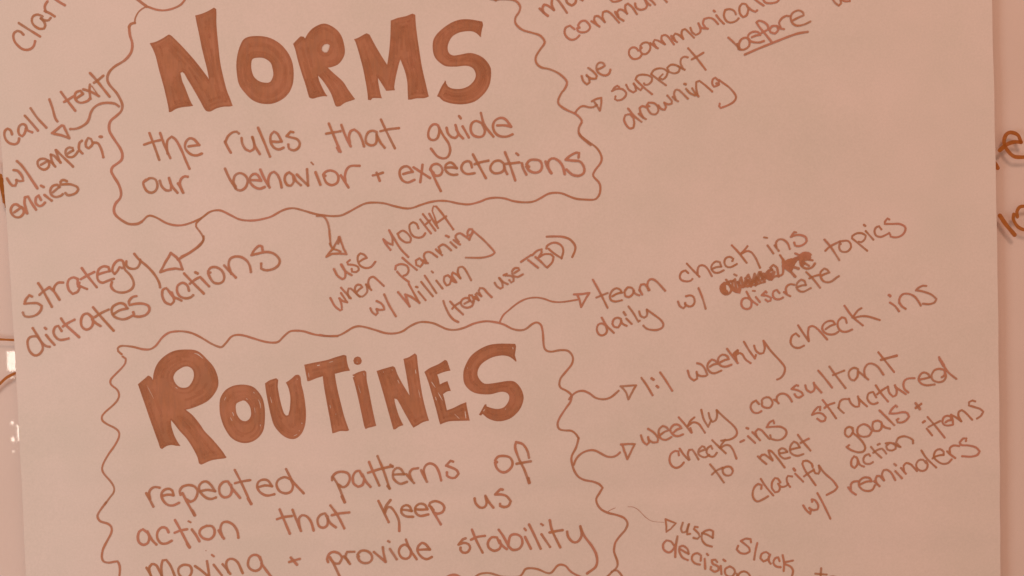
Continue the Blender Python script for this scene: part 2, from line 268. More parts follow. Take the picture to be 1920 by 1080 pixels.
# ------------------------------------------------------------------ traced handwriting
# @ ox oy s = origin and scale of the numbers below; W word, B box line, F filled letter, h hole, g bare sliver, c = straight-sided shape
HAND = """
@ 0 0 6
W clarify
275 395 245 365 205 352 175 370 160 410 175 470 215 520 265 558 325 565 370 545 395 510 405 468
222 265 300 315 460 415
490 190 440 170 395 180 370 215 375 265 410 305 460 330 505 325 520 290 505 250 470 212
470 212 515 235 560 232 580 207
545 22 520 60 515 100 530 140
515 130 570 155 625 190
610 -20 680 30 740 65
@ 0 160 6
W call
145 555 130 510 95 490 65 515 60 570 80 620 120 655 180 665 215 640 225 600
310 490 295 450 260 440 225 465 215 520 230 560 260 575 285 545 300 500
300 490 330 515 370 530
290 345 350 410 435 510
355 262 430 370 530 478
W slash
565 162 600 260 630 370 655 408
W text
695 78 770 180 855 288
730 190 775 165 830 130
870 148 905 125 942 100
942 100 915 65 870 78 850 115 860 165 895 195 940 198 1000 175 1020 150
1020 -5 1015 60 1025 155
945 48 1000 65 1060 90 1120 125
w14 1040 10 1075 60 1110 112
1020 -135 1080 -70 1160 30 1240 130
1065 -25 1110 -55 1170 -105
W arrow
1345 240 1300 210 1220 200 1140 210 1070 250 1030 310 1010 380 980 430 920 470 860 492 800 495
c 595 540 650 495 700 455 p 725 460 760 530 790 600 p 700 565 595 540
W with
90 1050 120 1100 150 1130 180 1130 195 1100 195 1065
195 1070 235 1080 268 1075 265 1040 235 990 200 960 165 955
W slash
200 855 250 900 310 980 370 1070 430 1160
W emerg
470 895 505 875 545 850
545 850 515 830 465 830 432 860 440 910 480 945 520 948 555 920 562 880 545 845
555 850 590 870 630 915
580 780 588 840 605 880
582 782 620 795 650 830 690 870
635 730 655 790 685 868
640 730 700 790 830 915
775 768 800 750 830 735
830 735 825 708 790 700 755 720 745 765 770 805 825 808 860 780 885 745
930 625 905 645 895 690 900 730 935 768
1050 650 1030 605 1000 595 975 640 975 690 1005 710 1040 680 1055 650
1055 648 1110 655 1150 730 1170 810
w32 1132 580 1150 582
@ 0 300 6
W encies
170 590 220 555 250 530
240 530 190 498 150 515 130 560 145 610 190 645 240 640 275 600 275 560 250 530
260 535 290 575 315 600
290 425 285 480 300 545 315 600
292 420 325 412 360 475 415 560
470 450 445 400 415 425 410 480 440 515 480 515 515 480
510 395 590 458
470 290 500 305
605 365 640 335 670 310
680 305 650 280 600 295 575 340 590 395 640 418 700 400 715 385
760 240 720 225 690 245 690 280 730 275 800 275 870 300 890 330 865 370 810 395 765 395 745 372
@ 0 460 6
W strategy
370 575 340 560 300 610 285 655 350 650 430 650 480 680 470 730 420 780 350 802 290 795 268 755
440 425 490 500 595 690
455 555 500 515 565 470
565 470 620 520 680 610
612 510 625 460 665 420 720 418
885 380 840 360 790 380 770 430 785 500 830 545 885 520 910 470
885 375 885 440 905 455 990 490
905 420 890 460
930 255 1000 350 1100 470
920 380 990 340 1070 300
1120 325 1180 305 1245 290
1245 290 1230 245 1180 235 1125 265 1105 330 1115 390 1160 420 1230 395 1290 375
1300 320 1275 290 1280 240 1310 190 1350 165 1390 175 1405 220 1415 270 1480 340 1515 420 1500 480 1440 520 1370 530 1300 510 1260 460 1270 415
1300 320 1330 290 1355 245 1385 255
1432 180 1430 220 1460 255 1510 265 1555 250 1585 200 1585 160
1520 95 1575 160 1670 240 1750 330 1800 420 1810 470
@ 0 600 6
W dictates
400 180 350 190 322 230 325 290 350 355 400 395 450 385 490 335 490 280 460 220 430 185 400 180
380 90 430 170 480 250 530 290 570 298
530 165 570 215 625 275
w28 515 85 530 98
705 120 670 65 635 75 615 120 625 170 670 215 720 220 785 205
700 -20 750 50 905 190
720 70 780 30 850 -5
1040 -40 1000 -75 950 -60 925 0 935 70 985 105 1040 80 1062 20 1045 -40
1050 -10 1090 30 1145 65
1060 -145 1140 -50 1290 115
1080 -35 1150 -80 1235 -120
1290 -70 1360 -112 1445 -132
1445 -132 1410 -180 1350 -190 1280 -150 1270 -90 1300 -40 1370 -12 1430 -15 1500 -50
1545 -270 1500 -260 1460 -210 1470 -170 1540 -185 1620 -185 1680 -160 1690 -110 1650 -60 1580 -40 1525 -45 1510 -90
@ 260 0 6
F N
135 490 200 475 280 435 350 393 375 405 520 550 660 710 790 880 800 900 780 790 730 590 690 400 660 260 645 180 720 160 800 125 855 93 880 108 885 300 905 520 930 730 980 950 1010 1050 1035 1110 1065 1195 1035 1202 960 1205 880 1225 820 1257 780 1257 750 1230 700 1140 655 1060 600 965 560 900 520 830 500 815 478 825 500 920 520 965 560 1065 590 1140 620 1195 590 1200 500 1210 430 1228 375 1262 350 1265 340 1195 310 1060 285 960 240 800 200 640 165 550 140 505
F O
1195 445 1275 415 1400 415 1500 440 1600 500 1680 590 1730 690 1750 800 1745 930 1715 1020 1690 1060 1640 1110 1560 1155 1470 1175 1370 1165 1280 1125 1200 1045 1140 960 1115 850 1108 720 1120 620 1150 520
h 1290 670 1350 655 1420 662 1490 710 1515 780 1522 850 1500 910 1465 935 1380 925 1310 875 1280 800 1275 720
@ 540 0 6
F R
65 500 150 415 185 420 198 440 240 370 300 315 380 278 450 280 540 330 600 400 635 500 645 600 620 670 570 730 500 760 455 768 520 830 620 920 680 1010 730 1080 760 1120 740 1130 650 1160 590 1200 555 1205 538 1190 500 1080 470 1020 435 965 395 910 345 855 355 905 385 975 415 1035 448 1088 400 1088 340 1100 285 1115 245 1100 235 1070 205 960 165 840 120 690 90 570
h 410 510 450 500 475 515 468 560 445 597 415 598 385 570 388 535
F M
750 450 800 430 890 382 920 395 960 470 1040 610 1120 735 1140 600 1155 430 1160 240 1240 210 1330 190 1405 162 1435 175 1445 320 1475 540 1510 760 1560 980 1585 1090 1540 1108 1440 1112 1390 1125 1355 1125 1350 1040 1345 930 1320 810 1268 675 1250 730 1215 880 1200 980 1205 1020 1110 1028 1080 980 1015 880 1025 960 1045 1060 1060 1110 1010 1108 955 1110 935 1132 905 1128 900 1060 885 960 850 780 800 590 765 480
@ 780 0 6
F S
755 290 745 250 700 240 600 225 500 228 400 262 300 330 230 400 195 470 192 570 215 650 270 710 340 750 450 755 560 745 630 765 665 810 672 870 640 930 580 980 500 1005 410 1000 360 975 342 945 335 912 300 960 265 1030 240 1088 265 1098 310 1140 400 1168 520 1178 640 1155 720 1105 790 1030 830 950 845 850 840 770 800 700 740 645 660 610 590 603 500 620 420 630 375 605 358 560 365 500 400 430 450 390 520 365 620 358 680 380 728 425 740 350
B norms border
w24 840 -3 895 5 960 0 1060 2 1130 25 1170 80 1160 140 1120 200 1115 260 1150 310 1210 350 1300 375 1390 405 1440 460 1440 500 1390 570 1345 650 1355 720 1410 765 1500 785 1600 830 1680 900 1695 950 1660 1020 1640 1040 1600 1120 1600 1170 1640 1210 1710 1250 1790 1285 1850 1340 1860 1380 1830 1440 1830 1510 1870 1560 1920 1605 1960 1635
w34 890 4 896 8
@ 260 0 6
B norms border
w24 120 85 210 115 300 122 400 100 480 60 520 15 540 -12
w32 -15 -10 40 35 100 80
w18 90 82 40 110 0 150 -30 210 -35 260
w30 -35 262 -80 275 -100 310
@ 0 0 6
B norms border
w30 1460 308 1470 400 1495 490 1490 570 1460 630 1400 690 1300 750 1240 810 1215 880 1235 950 1320 1050 1370 1140 1385 1200 1370 1255 1320 1305 1255 1360 1235 1420 1245 1490 1300 1580 1360 1670 1385 1740 1375 1800 1330 1840 1275 1880 1260 1930 1290 1990 1340 2070 1370 2160 1360 2230 1310 2290 1290 2360 1310 2420 1380 2480 1460 2520 1550 2520 1600 2497
@ 260 300 6
B norms border
w24 40 697 60 680 110 632 160 630 230 660 320 710 420 735 520 730 640 690 720 650 800 590 870 568 940 572 1040 620 1140 668 1240 682 1350 675 1490 640 1600 580 1680 550 1760 545 1860 570 1980 605 2080 622 2180 632 2280 625 2360 590 2460 535 2550 492 2640 480 2760 488 2880 520 3000 545 3080 540 3180 505 3280 475 3380 460 3480 465 3600 490 3720 500 3840 470 3920 438 4020 425 4120 435 4220 465 4340 478 4440 468 4520 430 4600 385 4680 370 4760 378 4840 410 4920 438 5020 447 5120 447 5160 420 5185 370 5190 300 5170 250 5110 180 5130 120 5190 40 5205 -20 5180 -90 5130 -150 5050 -205 4980 -260 4950 -300
W arrow
w22 715 655 655 715 655 750 700 810 735 870 730 920 680 980 600 1030 490 1085
@ 260 160 6
W the
130 540 190 700 240 840
70 670 160 640 250 620
250 540 300 680 365 820
335 770 325 690 335 620 380 580 430 620 490 730 540 850 580 940
570 690 640 680 690 675
690 675 630 610 580 600 540 640 530 700 560 750 610 785 670 790 720 770
W rules
978 635 1010 700 1045 760
985 640 1010 580 1060 535 1110 525 1135 545
1165 595 1175 660 1210 720 1260 745 1305 715 1305 650 1285 585
1290 590 1320 690 1370 775
1350 480 1410 620 1485 805
1510 635 1570 640 1615 635
1615 635 1570 550 1530 525 1495 560 1490 630 1520 695 1580 725 1635 705
1745 532 1715 525 1670 575 1720 590 1790 610 1820 660 1800 710 1750 735 1700 715 1690 670
@ 540 160 6
W that
465 435 520 570 595 750
558 705 580 745
435 548 510 535 595 520
605 450 650 570 710 690
700 650 690 580 710 520 750 502 800 540 835 610 860 690
1000 530 960 515 910 530 880 590 885 650 940 680 990 660 1003 600 1000 535
1000 560 1040 640 1090 705
1050 390 1110 520 1205 710
1045 520 1130 500 1250 485
@ 780 160 6
W guide
260 480 250 455 210 440 165 470 140 540 150 600 195 620 240 600 262 540 262 480
262 485 310 570 370 660 385 740 360 805 310 825 240 800 170 715
345 480 360 540 400 585 445 595 475 560 460 500 445 450
455 500 490 560 530 600
525 465 595 590
485 350 505 375
740 430 680 405 630 430 615 500 640 560 700 585 755 570 775 510 740 430
730 315 770 450 870 580
915 455 1000 455 1070 470
1070 470 1010 390 950 370 890 400 865 460 885 530 940 575 1020 580 1085 555
@ 260 300 6
W our
70 245 140 205 200 225 220 290 200 345 150 370 100 350 65 290 62 250 90 225
245 235 270 300 320 345 370 340 372 280 350 205
350 205 380 290 445 370
450 265 480 310 510 370
500 355 472 270 490 210 530 185 560 190
W behavior
980 100 1020 190 1060 260 1100 320
1100 300 1075 250 1090 180 1140 150 1200 170 1235 230 1210 310 1150 345 1100 325 1085 290
1275 228 1330 230 1385 235
1385 235 1345 170 1300 160 1260 200 1260 250 1310 305 1370 325 1425 305
1375 110 1420 210 1480 310
1468 290 1465 220 1490 155 1530 135 1570 170 1600 240 1615 310
1740 170 1700 140 1660 170 1650 230 1680 285 1720 290 1750 250 1745 180
1750 180 1780 240 1830 285
1785 165 1850 230 1912 290
1900 105 1905 180 1912 285
@ 540 280 6
W behavior
w30 315 260 370 400
w20 268 150 290 172
425 300 402 285 430 255 480 240 540 260 572 310 560 375 500 405 440 380 410 320 402 290
600 295 640 360 685 430
650 370 645 300 665 230 710 190 810 188
W plus
960 295 1010 285 1070 265
1000 265 1015 300 1035 355
W expectations
1300 280 1350 265 1405 255
1405 255 1360 200 1310 195 1265 230 1260 290 1290 350 1350 375 1425 345
1415 205 1500 260 1600 325
1515 175 1505 260 1490 370
1640 270 1600 230 1620 185 1670 165 1720 190 1740 240 1715 290 1670 300 1645 285
1605 220 1630 280 1670 370 1720 470
1785 208 1850 205 1900 215
1900 215 1860 165 1820 150 1775 180 1770 230 1810 275 1860 290 1905 285
@ 780 160 6
W expectations
630 925 615 870 575 855 530 880 510 930 530 975 580 1000 660 990
640 780 700 890 785 1045
660 890 720 870 815 850
985 880 940 850 880 860 840 910 840 955 880 990 950 985 990 950 990 890
990 900 1000 950 1025 1000
1000 755 1050 880 1115 1070
1010 885 1080 880 1160 870
1190 880 1205 940 1240 1005
1128 768 1148 785
1270 920 1240 890 1280 845 1350 840 1400 860 1415 920 1390 970 1330 985 1270 960 1240 915
1455 860 1475 920 1520 990
1505 975 1480 900 1500 840 1550 825 1610 860 1650 920 1670 1000
1825 815 1830 765 1800 760 1730 795 1680 840 1760 850 1840 860 1885 920 1885 985 1830 1020 1760 1010 1710 970 1690 950
@ 540 280 6
W arrow
w24 330 750 400 755 440 800 465 880 475 980 485 1080
W mocha
1235 950 1290 915 1340 940 1385 1000 1375 1045 1320 1045 1260 1000 1238 950
1470 890 1450 840 1410 820 1370 850 1375 920 1410 975 1470 995 1520 980 1545 945
1490 790 1550 870 1610 945
1520 730 1590 820 1660 915
1555 840 1600 800
1590 725 1640 810 1690 885
w18 1680 860 1650 760 1625 690 1640 640 1670 645
1670 645 1740 730 1860 900
1680 825 1730 790 1780 755
@ 260 440 6
W arrow
450 280 580 205 680 130 735 65 738 20
c 370 205 250 420 p 330 395 420 380 505 390 p 470 300 430 250 370 205
W actions
355 640 320 600 280 620 275 690 310 760 370 785 405 750 400 700 380 650
350 635 400 700 440 715 490 740
575 630 555 570 505 540 450 570 440 630 470 690 540 715 600 700 620 680
520 435 600 520 740 660
585 550 650 500 700 475 800 580
w30 645 422 672 435
815 425 790 410 820 370 880 365 940 400 970 460 960 520 910 548 850 535 810 480 790 430
970 345 1030 410 1100 480
1050 440 1020 340 1040 270 1100 245 1170 255 1230 300 1260 360 1270 420
1400 175 1395 135 1360 125 1310 170 1275 230 1340 215 1440 195 1530 215 1590 280 1580 340 1520 385 1440 400 1385 380 1385 325
@ 560 400 6
W arrow
w24 355 340 370 370 390 400 430 410 475 430
c 460 270 400 380 315 490 p 380 455 460 450 545 460 p 510 400 485 330 465 285 p 450 340
w34 460 270 470 300
W use
400 625 440 700 495 740 525 720 525 650 485 575
480 575 530 650 600 695
580 525 550 550 560 575 620 580 670 600 680 635 650 660 605 655 600 625
685 545 730 515 770 500 740 465 700 450 670 480 670 540 700 590 760 615 820 600 865 545
W when
360 950 410 1040 470 1090 490 1080 485 1020 465 955
460 955 500 985 550 1000 480 895
480 835 530 890 590 955
575 950 555 900 565 845 590 845 640 890 690 935
660 880 690 850 720 830 700 805 670 800 640 825 640 870 670 920 720 935 770 890 775 850 765 800
760 800 790 830 820 860
800 830 785 780 800 730 840 712 880 740 960 815
W mocha
955 290 980 340 1035 410
965 300 1000 330 1060 355 1055 270 1020 190 1080 290 1150 400 1235 490
W planning
1110 655 1160 710 1240 770
1090 630 1095 590 1150 570 1220 590 1240 640 1220 685 1185 700
1170 500 1240 560 1330 635
1400 540 1360 505 1320 530 1325 580 1370 600 1400 560 1405 530
1400 530 1430 560 1455 560
1440 550 1410 480 1430 440 1480 435 1520 460 1560 490
1545 405 1580 440 1615 470
1600 440 1575 380 1620 350 1660 365 1715 415
1710 325 1740 355 1775 385
w28 1660 252 1688 265
1745 300 1780 330 1815 350
1800 320 1765 270 1780 235 1820 225 1860 250 1910 285
1920 297 1935 260 1960 215 1950 180 1920 178 1900 210 1902 250 1940 240 1960 200
w22 1965 200 2080 300 2180 405 2205 440 2170 470 2060 498 1880 498
W with
810 1065 830 1110 870 1140 890 1120 880 1075
880 1075 920 1085 965 1080 960 1050 930 1010 880 985
W slash
965 910 1020 1030 1095 1155
W william
1120 885 1190 970 1250 1045
1250 1045 1225 980 1200 910 1270 940 1360 1005
1360 1005 1300 900 1240 790
1350 880 1430 975
w26 1322 825 1338 830
1380 770 1510 930
1420 700 1480 790 1550 895
1550 755 1620 845
w24 1498 652 1512 664
1720 730 1680 695 1640 710 1635 760 1665 810 1700 795 1715 750
1710 720 1735 760 1775 775
1765 760 1725 700 1735 665 1780 690 1820 730
1820 730 1790 660 1800 610 1840 600 1880 640 1940 750
@ 840 410 6
W bracket
w26 -50 925 -35 975 -5 1040 20 1085 65 1135 115 1160
W team
25 930 90 1000 170 1075
50 1010 80 975 140 940
185 955 250 920
250 920 220 890 170 900 145 940 160 980 210 1000 270 980 290 930
290 905 270 860 240 860 240 900 270 940 300 900 300 880
295 880 320 900 345 915
345 915 310 850 325 835 375 870
370 865 345 810 360 780 400 785 440 830 490 880
W use
525 720 550 760 590 785 615 770 610 720 575 665
580 670 620 710 670 735
625 635 660 620 650 640 700 640 735 660 735 700 710 715 690 690
745 610 800 575 790 555 750 555 720 590 730 635 780 655 840 625
W tbd
820 485 870 450 930 410
900 465 1010 550
980 430 1040 480 1100 540
945 410 1000 360 1050 345 1050 380 1020 430
1030 430 1080 400 1150 400 1185 430 1170 490 1115 548
1130 340 1190 390 1275 445
1275 445 1295 360 1270 300 1210 270 1150 280 1110 310 1105 335
W bracket
w26 1110 203 1200 200 1290 205 1370 235 1425 300 1425 360 1395 430
W arrow
w20 577 1168 620 1085 680 1030 780 950 880 900 990 885 1080 900 1170 930 1280 935 1450 910
c 1415 850 1500 845 1585 835 p 1540 910 1495 990 p 1480 920 1455 865
@ 1000 0 6
W manage
70 105 110 145 160 185
115 150 100 100 120 60 160 70 230 120
230 120 205 60 210 -10
240 -30 300 40 375 150
360 -20 380 40 430 70 470 40 480 -20
520 -10 550 10
W with
850 -15 890 25 950 20 990 0
W communication
460 335 410 295 360 320 350 380 380 430 430 455 480 440 515 405
515 320 500 290 530 250 580 240 630 290 630 330 590 365 530 370 495 350 490 325 515 318
650 245 690 270 740 305
715 290 680 230 690 190 730 190 800 255
800 255 775 200 780 145 820 132 870 160 960 260
915 140 950 200 1010 240
955 200 940 140 960 115 1000 120 1050 160
1050 160 1030 110 1030 65 1060 48 1110 90 1160 165
1140 45 1150 90 1200 118 1260 100 1275 70 1240 -20
1240 -20 1280 40 1310 65
1290 -10 1330 20 1365 60
1450 -20 1495 30
W we
540 860 560 920 600 955 630 930 620 880 595 850
600 860 650 890 700 890 710 860 670 810 615 770
720 785 760 770 800 745 780 715 740 710 710 740 710 795 750 840 810 855 850 830 862 790
W communicate
1175 575 1150 545 1110 540 1075 570 1075 625 1110 665 1150 670 1190 655 1212 625
1215 545 1200 520 1230 490 1280 485 1310 520 1305 570 1270 610 1230 615 1200 585 1200 540
1310 490 1350 520 1395 550
1380 545 1345 480 1360 455 1400 465 1475 505
1475 505 1435 450 1440 410 1480 400 1520 430 1575 505
1545 410 1570 450 1610 480
1590 465 1570 410 1590 385 1630 400 1680 445
1680 445 1660 390 1670 345 1700 335 1740 370 1800 430
@ 1280 0 6
W communicate
80 320 100 370 140 400 180 380 195 340 170 270
170 270 205 320 275 330
250 320 220 270 235 220 290 208 340 225 390 278
370 180 410 230 455 275
w26 342 128 352 138
590 170 570 130 520 110 470 120 455 180 480 240 530 262 590 245 620 215
730 100 700 55 660 50 630 90 635 160 670 200 710 180 730 120
735 95 770 125 810 140 828 125
790 -10 840 30 900 70
890 -10 920 35 980 45 1050 30 1075 0
W before
505 430 560 480 640 565
605 500 620 560 680 565 740 520 740 450 700 430 650 450 625 500 630 545
770 425 820 405 865 400 840 370 780 365 730 400 730 450 780 480 850 485 905 468
1000 490 920 390 860 320 820 260 850 240 910 260 950 300 950 340 880 375
975 330 1000 300 1050 300 1065 345 1030 385 980 370 965 335 990 305
1050 300 1080 325 1130 335
1090 310 1075 260 1110 210 1160 185 1195 190
1225 240 1290 205 1350 180 1340 145 1290 125 1230 150 1205 200 1220 260 1270 295 1350 285 1425 250
w26 690 620 850 550 1000 490 1150 430 1280 385 1395 365
W we
1670 -20 1700 35 1745 70 1770 45 1760 -10
1760 -10 1810 20 1870 20 1870 -10
@ 1040 100 6
W support
720 385 700 370 670 390 640 430 700 405 760 410 800 450 790 490 750 525 700 535 675 520 680 490
800 360 830 415 880 445 910 425 900 370 885 345
885 350 920 390 960 420 975 400
940 335 1010 400 1090 465
940 335 905 300 925 260 980 245 1050 255 1090 280 1085 320 1050 355 1010 360 1000 345
1080 240 1150 295 1245 365
1080 240 1110 195 1170 175 1230 185 1265 215 1250 265 1210 300 1180 290
w18 1170 280 1210 240
1280 215 1260 170 1300 135 1360 140 1400 165 1390 210 1340 232 1280 215
1385 150 1420 175 1455 190
1435 175 1410 120 1415 70 1450 45 1490 52
1495 -50 1590 60 1690 190
1535 75 1600 40 1665 0
W arrow
225 680 250 640 290 605 330 598 380 612 430 610 470 585
415 545 460 520 520 505 p 520 570 505 650 p 475 600 445 555
W drowning
870 720 840 690 790 700 775 750 800 810 840 850 880 840 890 790 880 730
820 625 890 710 970 775
940 685 980 720 1020 745
990 730 960 670 950 620 980 598 1020 610
1060 600 1030 590 1050 560 1110 565 1150 600 1160 650 1130 690 1080 685 1045 640 1030 600
1160 590 1190 630 1230 640 1245 610 1230 570
1225 560 1270 580 1310 570 1310 540 1260 480
1320 495 1350 530 1380 545
1355 525 1335 460 1350 420 1390 420 1490 515
1470 405 1510 450 1570 480
w28 1450 350 1466 354
1540 400 1570 450 1610 490
1600 475 1585 400 1585 330 1620 315 1680 360 1765 435
1830 310 1800 280 1770 300 1765 350 1785 380 1830 365 1840 320
w34 1815 345 1835 355
@ 1280 0 6
W drowning
w24 400 905 440 935 510 985 570 1050 592 1100 570 1145 510 1185 420 1220 402 1200 408 1172
@ 0 600 6
B routines border
w24 1385 380 1345 345 1340 315 1370 290 1430 288 1520 300 1620 325 1700 325 1760 290 1800 240 1840 190 1910 140 2000 125 2090 128 2180 150 2280 200 2380 260 2460 295 2505 300 2550 255 2610 185 2670 165 2750 172 2860 205 2980 240 3080 252 3140 240 3200 180 3260 130 3320 118 3420 125 3540 160 3680 178 3800 178
w22 1395 405 1430 430 1425 480 1380 540 1300 620 1260 670 1265 720 1330 775 1355 830 1340 890 1290 950 1200 1030 1165 1080 1175 1125 1230 1165 1310 1205 1355 1250 1355 1310 1310 1400 1240 1500 1185 1600 1170 1670 1200 1730 1260 1800 1300 1870 1295 1930 1250 1990 1200 2060
@ 560 500 6
B routines border
w24 240 766 320 778 440 775 520 740 610 685 680 668 760 680 880 715 980 745 1080 748 1170 725 1260 665 1350 625 1430 620 1520 635 1600 670 1670 700 1760 708 1860 685 1980 635 2100 612 2200 620 2300 645 2400 695 2480 712 2550 700 2630 640 2680 625 2725 655 2745 740 2755 880 2780 935 2840 952 2940 935 3030 945 3080 1010 3070 1090 3000 1180 2945 1250 2930 1320 2950 1360 3010 1390 3065 1440 3055 1510 3000 1590 2930 1700 2910 1770 2930 1820 2990 1835 3060 1838 3110 1870 3145 1920
@ 240 640 6
F R
125 478 240 380 270 395 292 430 300 360 330 270 390 190 470 130 550 98 650 88 760 95 830 130 900 200 970 280 1010 370 1025 450 1015 520 970 600 900 670 800 720 720 750 660 765 740 830 820 930 870 1005 960 1100 1060 1220 1115 1300 1100 1310 1020 1320 940 1335 870 1365 830 1380 808 1365 790 1300 740 1200 670 1090 590 1000 530 920 495 880 500 950 530 1050 570 1130 598 1168 560 1170 500 1160 450 1170 415 1190 395 1205 375 1195 350 1120 300 980 230 780 170 610
h 560 330 640 282 700 285 740 320 750 380 730 450 680 510 600 515 545 470 520 410 530 370
g12 755 130 800 145 850 188
g8 545 515 565 524
g5 225 490 300 640
F O
1045 640 1100 550 1180 500 1270 483 1360 490 1430 520 1500 600 1535 690 1548 800 1545 900 1530 990 1490 1060 1430 1110 1350 1138 1260 1130 1170 1080 1100 980 1055 860 1038 760
h 1225 700 1280 668 1320 663 1360 700 1385 750 1392 820 1370 870 1330 893 1280 880 1240 830 1222 770
g10 1183 790 1200 835
g8 1470 650 1490 690 1500 750
g10 1495 930 1497 950
g8 1418 568 1430 582
g8 1335 638 1352 650
g5 1090 660 1110 620
g5 1430 740 1437 800
g6 1160 850 1180 890
@ 480 650 6
F U
108 410 160 375 235 352 255 370 250 440 265 540 290 650 320 740 345 770 370 765 385 700 392 620 390 550 370 460 342 400 400 360 450 315 480 312 505 340 515 420 540 520 560 650 568 760 558 870 525 960 470 1020 410 1035 340 1015 270 960 210 880 175 770 145 640 120 510
g8 165 560 185 630
g10 521 850 523 864
g10 465 355 470 368
g7 430 1000 468 982
g8 490 935 493 945
F T
547 200 650 178 800 148 900 115 995 90 1020 100 1025 150 1040 220 1060 265 980 280 890 302 905 400 930 520 960 640 1000 790 1050 935 1030 945 950 945 890 965 865 970 855 920 835 800 800 620 770 450 755 330 690 350 600 385 582 385 570 320
g13 692 211 722 204
g7 595 290 602 345
g6 825 175 870 163
g10 902 748 904 760
g8 835 650 845 690
F i
1088 318 1150 285 1225 265 1243 280 1250 380 1275 500 1310 680 1355 885 1330 893 1270 908 1235 922 1222 890 1190 740 1150 560 1115 420 1092 342 1112 333
g6 1150 430 1180 520
g5 1215 290 1222 330
F dot
1098 155 1110 125 1145 108 1180 122 1193 155 1180 190 1145 202 1110 188
g9 1135 168 1145 176
F N
1360 270 1440 245 1545 217 1565 230 1600 320 1660 430 1730 545 1715 440 1695 320 1662 135 1720 115 1790 72 1810 90 1825 220 1850 400 1880 570 1922 740 1948 825 1880 845 1820 880 1775 905 1750 870 1670 730 1610 620 1585 585 1560 580 1570 640 1610 770 1660 878 1610 895 1570 925 1548 925 1530 860 1480 680 1420 470
g9 1597 370 1615 410
g9 1796 255 1802 300
g9 1436 278 1440 286
g8 1533 255 1537 262
g6 1830 480 1850 570
@ 700 630 6
F E
577 400 640 355 740 310 810 265 830 275 850 330 868 385 800 400 720 430 735 470 750 540 790 520 835 503 855 560 873 612 830 620 785 650 800 700 830 830 900 805 980 765 1045 740 1055 800 1085 945 1000 948 900 950 830 960 755 988 745 960 715 840 670 680 620 510
g9 655 510 700 575
g8 730 630 780 720
g11 1033 840 1043 922
g7 915 870 970 925
g8 700 680 712 720
F S
1605 110 1595 85 1500 82 1380 85 1280 105 1180 155 1100 220 1045 310 1015 400 1020 510 1060 580 1130 630 1220 650 1320 650 1400 630 1460 622 1510 640 1530 680 1515 740 1470 795 1400 815 1330 805 1275 785 1272 762 1255 765 1190 880 1212 888 1230 870 1290 920 1370 950 1450 950 1550 915 1640 830 1685 730 1685 650 1650 570 1590 510 1520 500 1420 515 1320 530 1250 530 1200 490 1172 430 1185 360 1230 300 1330 240 1440 215 1520 225 1570 255 1605 285 1608 265 1593 215 1600 160
g9 1240 840 1253 818
g8 1568 120 1572 145
g7 1060 350 1062 362
g7 1480 820 1492 812
@ 960 640 6
W arrow
w24 640 645 665 610 720 565 790 550 860 575 940 630 1030 645 1110 620 1195 550
c 1215 500 1300 493 1390 490 p 1350 560 1305 645 p 1280 570 1230 510
W ratio
1450 405 1510 490 1575 600
w30 1565 412 1585 425
w28 1622 497 1638 510
1660 345 1720 430 1795 550
@ 1100 440 6
W team
65 505 140 640 230 820
105 705 165 680 230 655
285 690 340 660 390 650
390 650 375 620 330 600 280 630 255 690 270 735 320 750 390 735
525 625 500 595 455 590 420 640 430 690 470 700 510 670 525 625
520 630 545 665 585 680
585 620 600 640 618 670
600 640 590 600 605 560 640 555 670 580 690 625
700 620 675 575 690 515 725 498 780 525 875 628
W check
1135 430 1105 402 1060 420 1040 470 1060 510 1120 525 1165 515 1182 498
1120 325 1180 390 1260 470
1240 440 1240 390 1260 350 1305 345 1350 380 1400 465
1400 385 1450 365 1505 358
1505 358 1490 310 1445 300 1400 340 1395 385 1430 425 1480 425 1532 400
1630 295 1640 270 1600 248 1555 265 1540 310 1560 355 1610 365 1680 330
1625 120 1700 200 1790 315
1800 130 1760 180 1730 210
1730 215 1790 185 1840 195 1890 260 1940 370
W daily
210 1020 170 995 125 1010 110 1060 130 1115 170 1130 210 1110 225 1070 210 1020
165 930 220 1020 300 1100
380 945 340 930 300 950 285 1000 310 1035 350 1040 375 1000 385 965
380 965 400 1000 445 1022
w28 412 870 432 900
440 940 500 1000
465 805 520 880 575 975 590 965
585 860 600 910 640 930 670 910 675 870 670 840
670 840 740 890 820 950 855 1000 845 1040 800 1065 740 1070 670 1055 632 1020
W with
1020 750 1040 800 1080 825 1105 800 1100 765
1100 780 1140 805 1185 795 1208 750 1195 700 1160 680 1110 690
W slash
1250 600 1295 710 1330 830
@ 1240 420 6
W ins
w20 1145 150 1180 156
1185 240 1250 330
1265 240 1310 300
1285 260 1280 210 1310 175 1360 175 1410 215 1435 280
1505 95 1485 90 1445 145 1500 125 1560 125 1610 145 1625 190 1590 230 1535 250 1495 240 1485 210
W topics
1825 175 1900 265 1990 405
1835 300 1890 250 2000 195
@ 1420 380 6
W topics
930 465 915 440 960 430 1010 430 1040 465 1045 500 1010 545 965 555 925 540 910 500 915 470
1225 540 1140 470 1055 400 1060 375 1110 345 1170 345 1210 370 1200 410 1160 445 1130 440
1210 320 1295 415
w26 1190 250 1205 262
1385 300 1360 265 1325 280 1308 320 1325 370 1380 385 1440 360 1475 342
1475 190 1455 178 1425 215 1425 240 1500 240 1590 240 1650 270 1655 310 1630 355 1580 385 1530 390 1490 380 1485 360
@ 1240 420 6
W crossed out word
w28 755 680 700 660 660 700 665 750 710 790 760 775 780 730 755 680
w34 690 700 700 760 690 690 680 740 720 770
w26 720 625 760 680 810 750 870 770 880 740 850 650
w26 700 680 770 640 800 640 790 690 830 760
w24 810 565 835 578
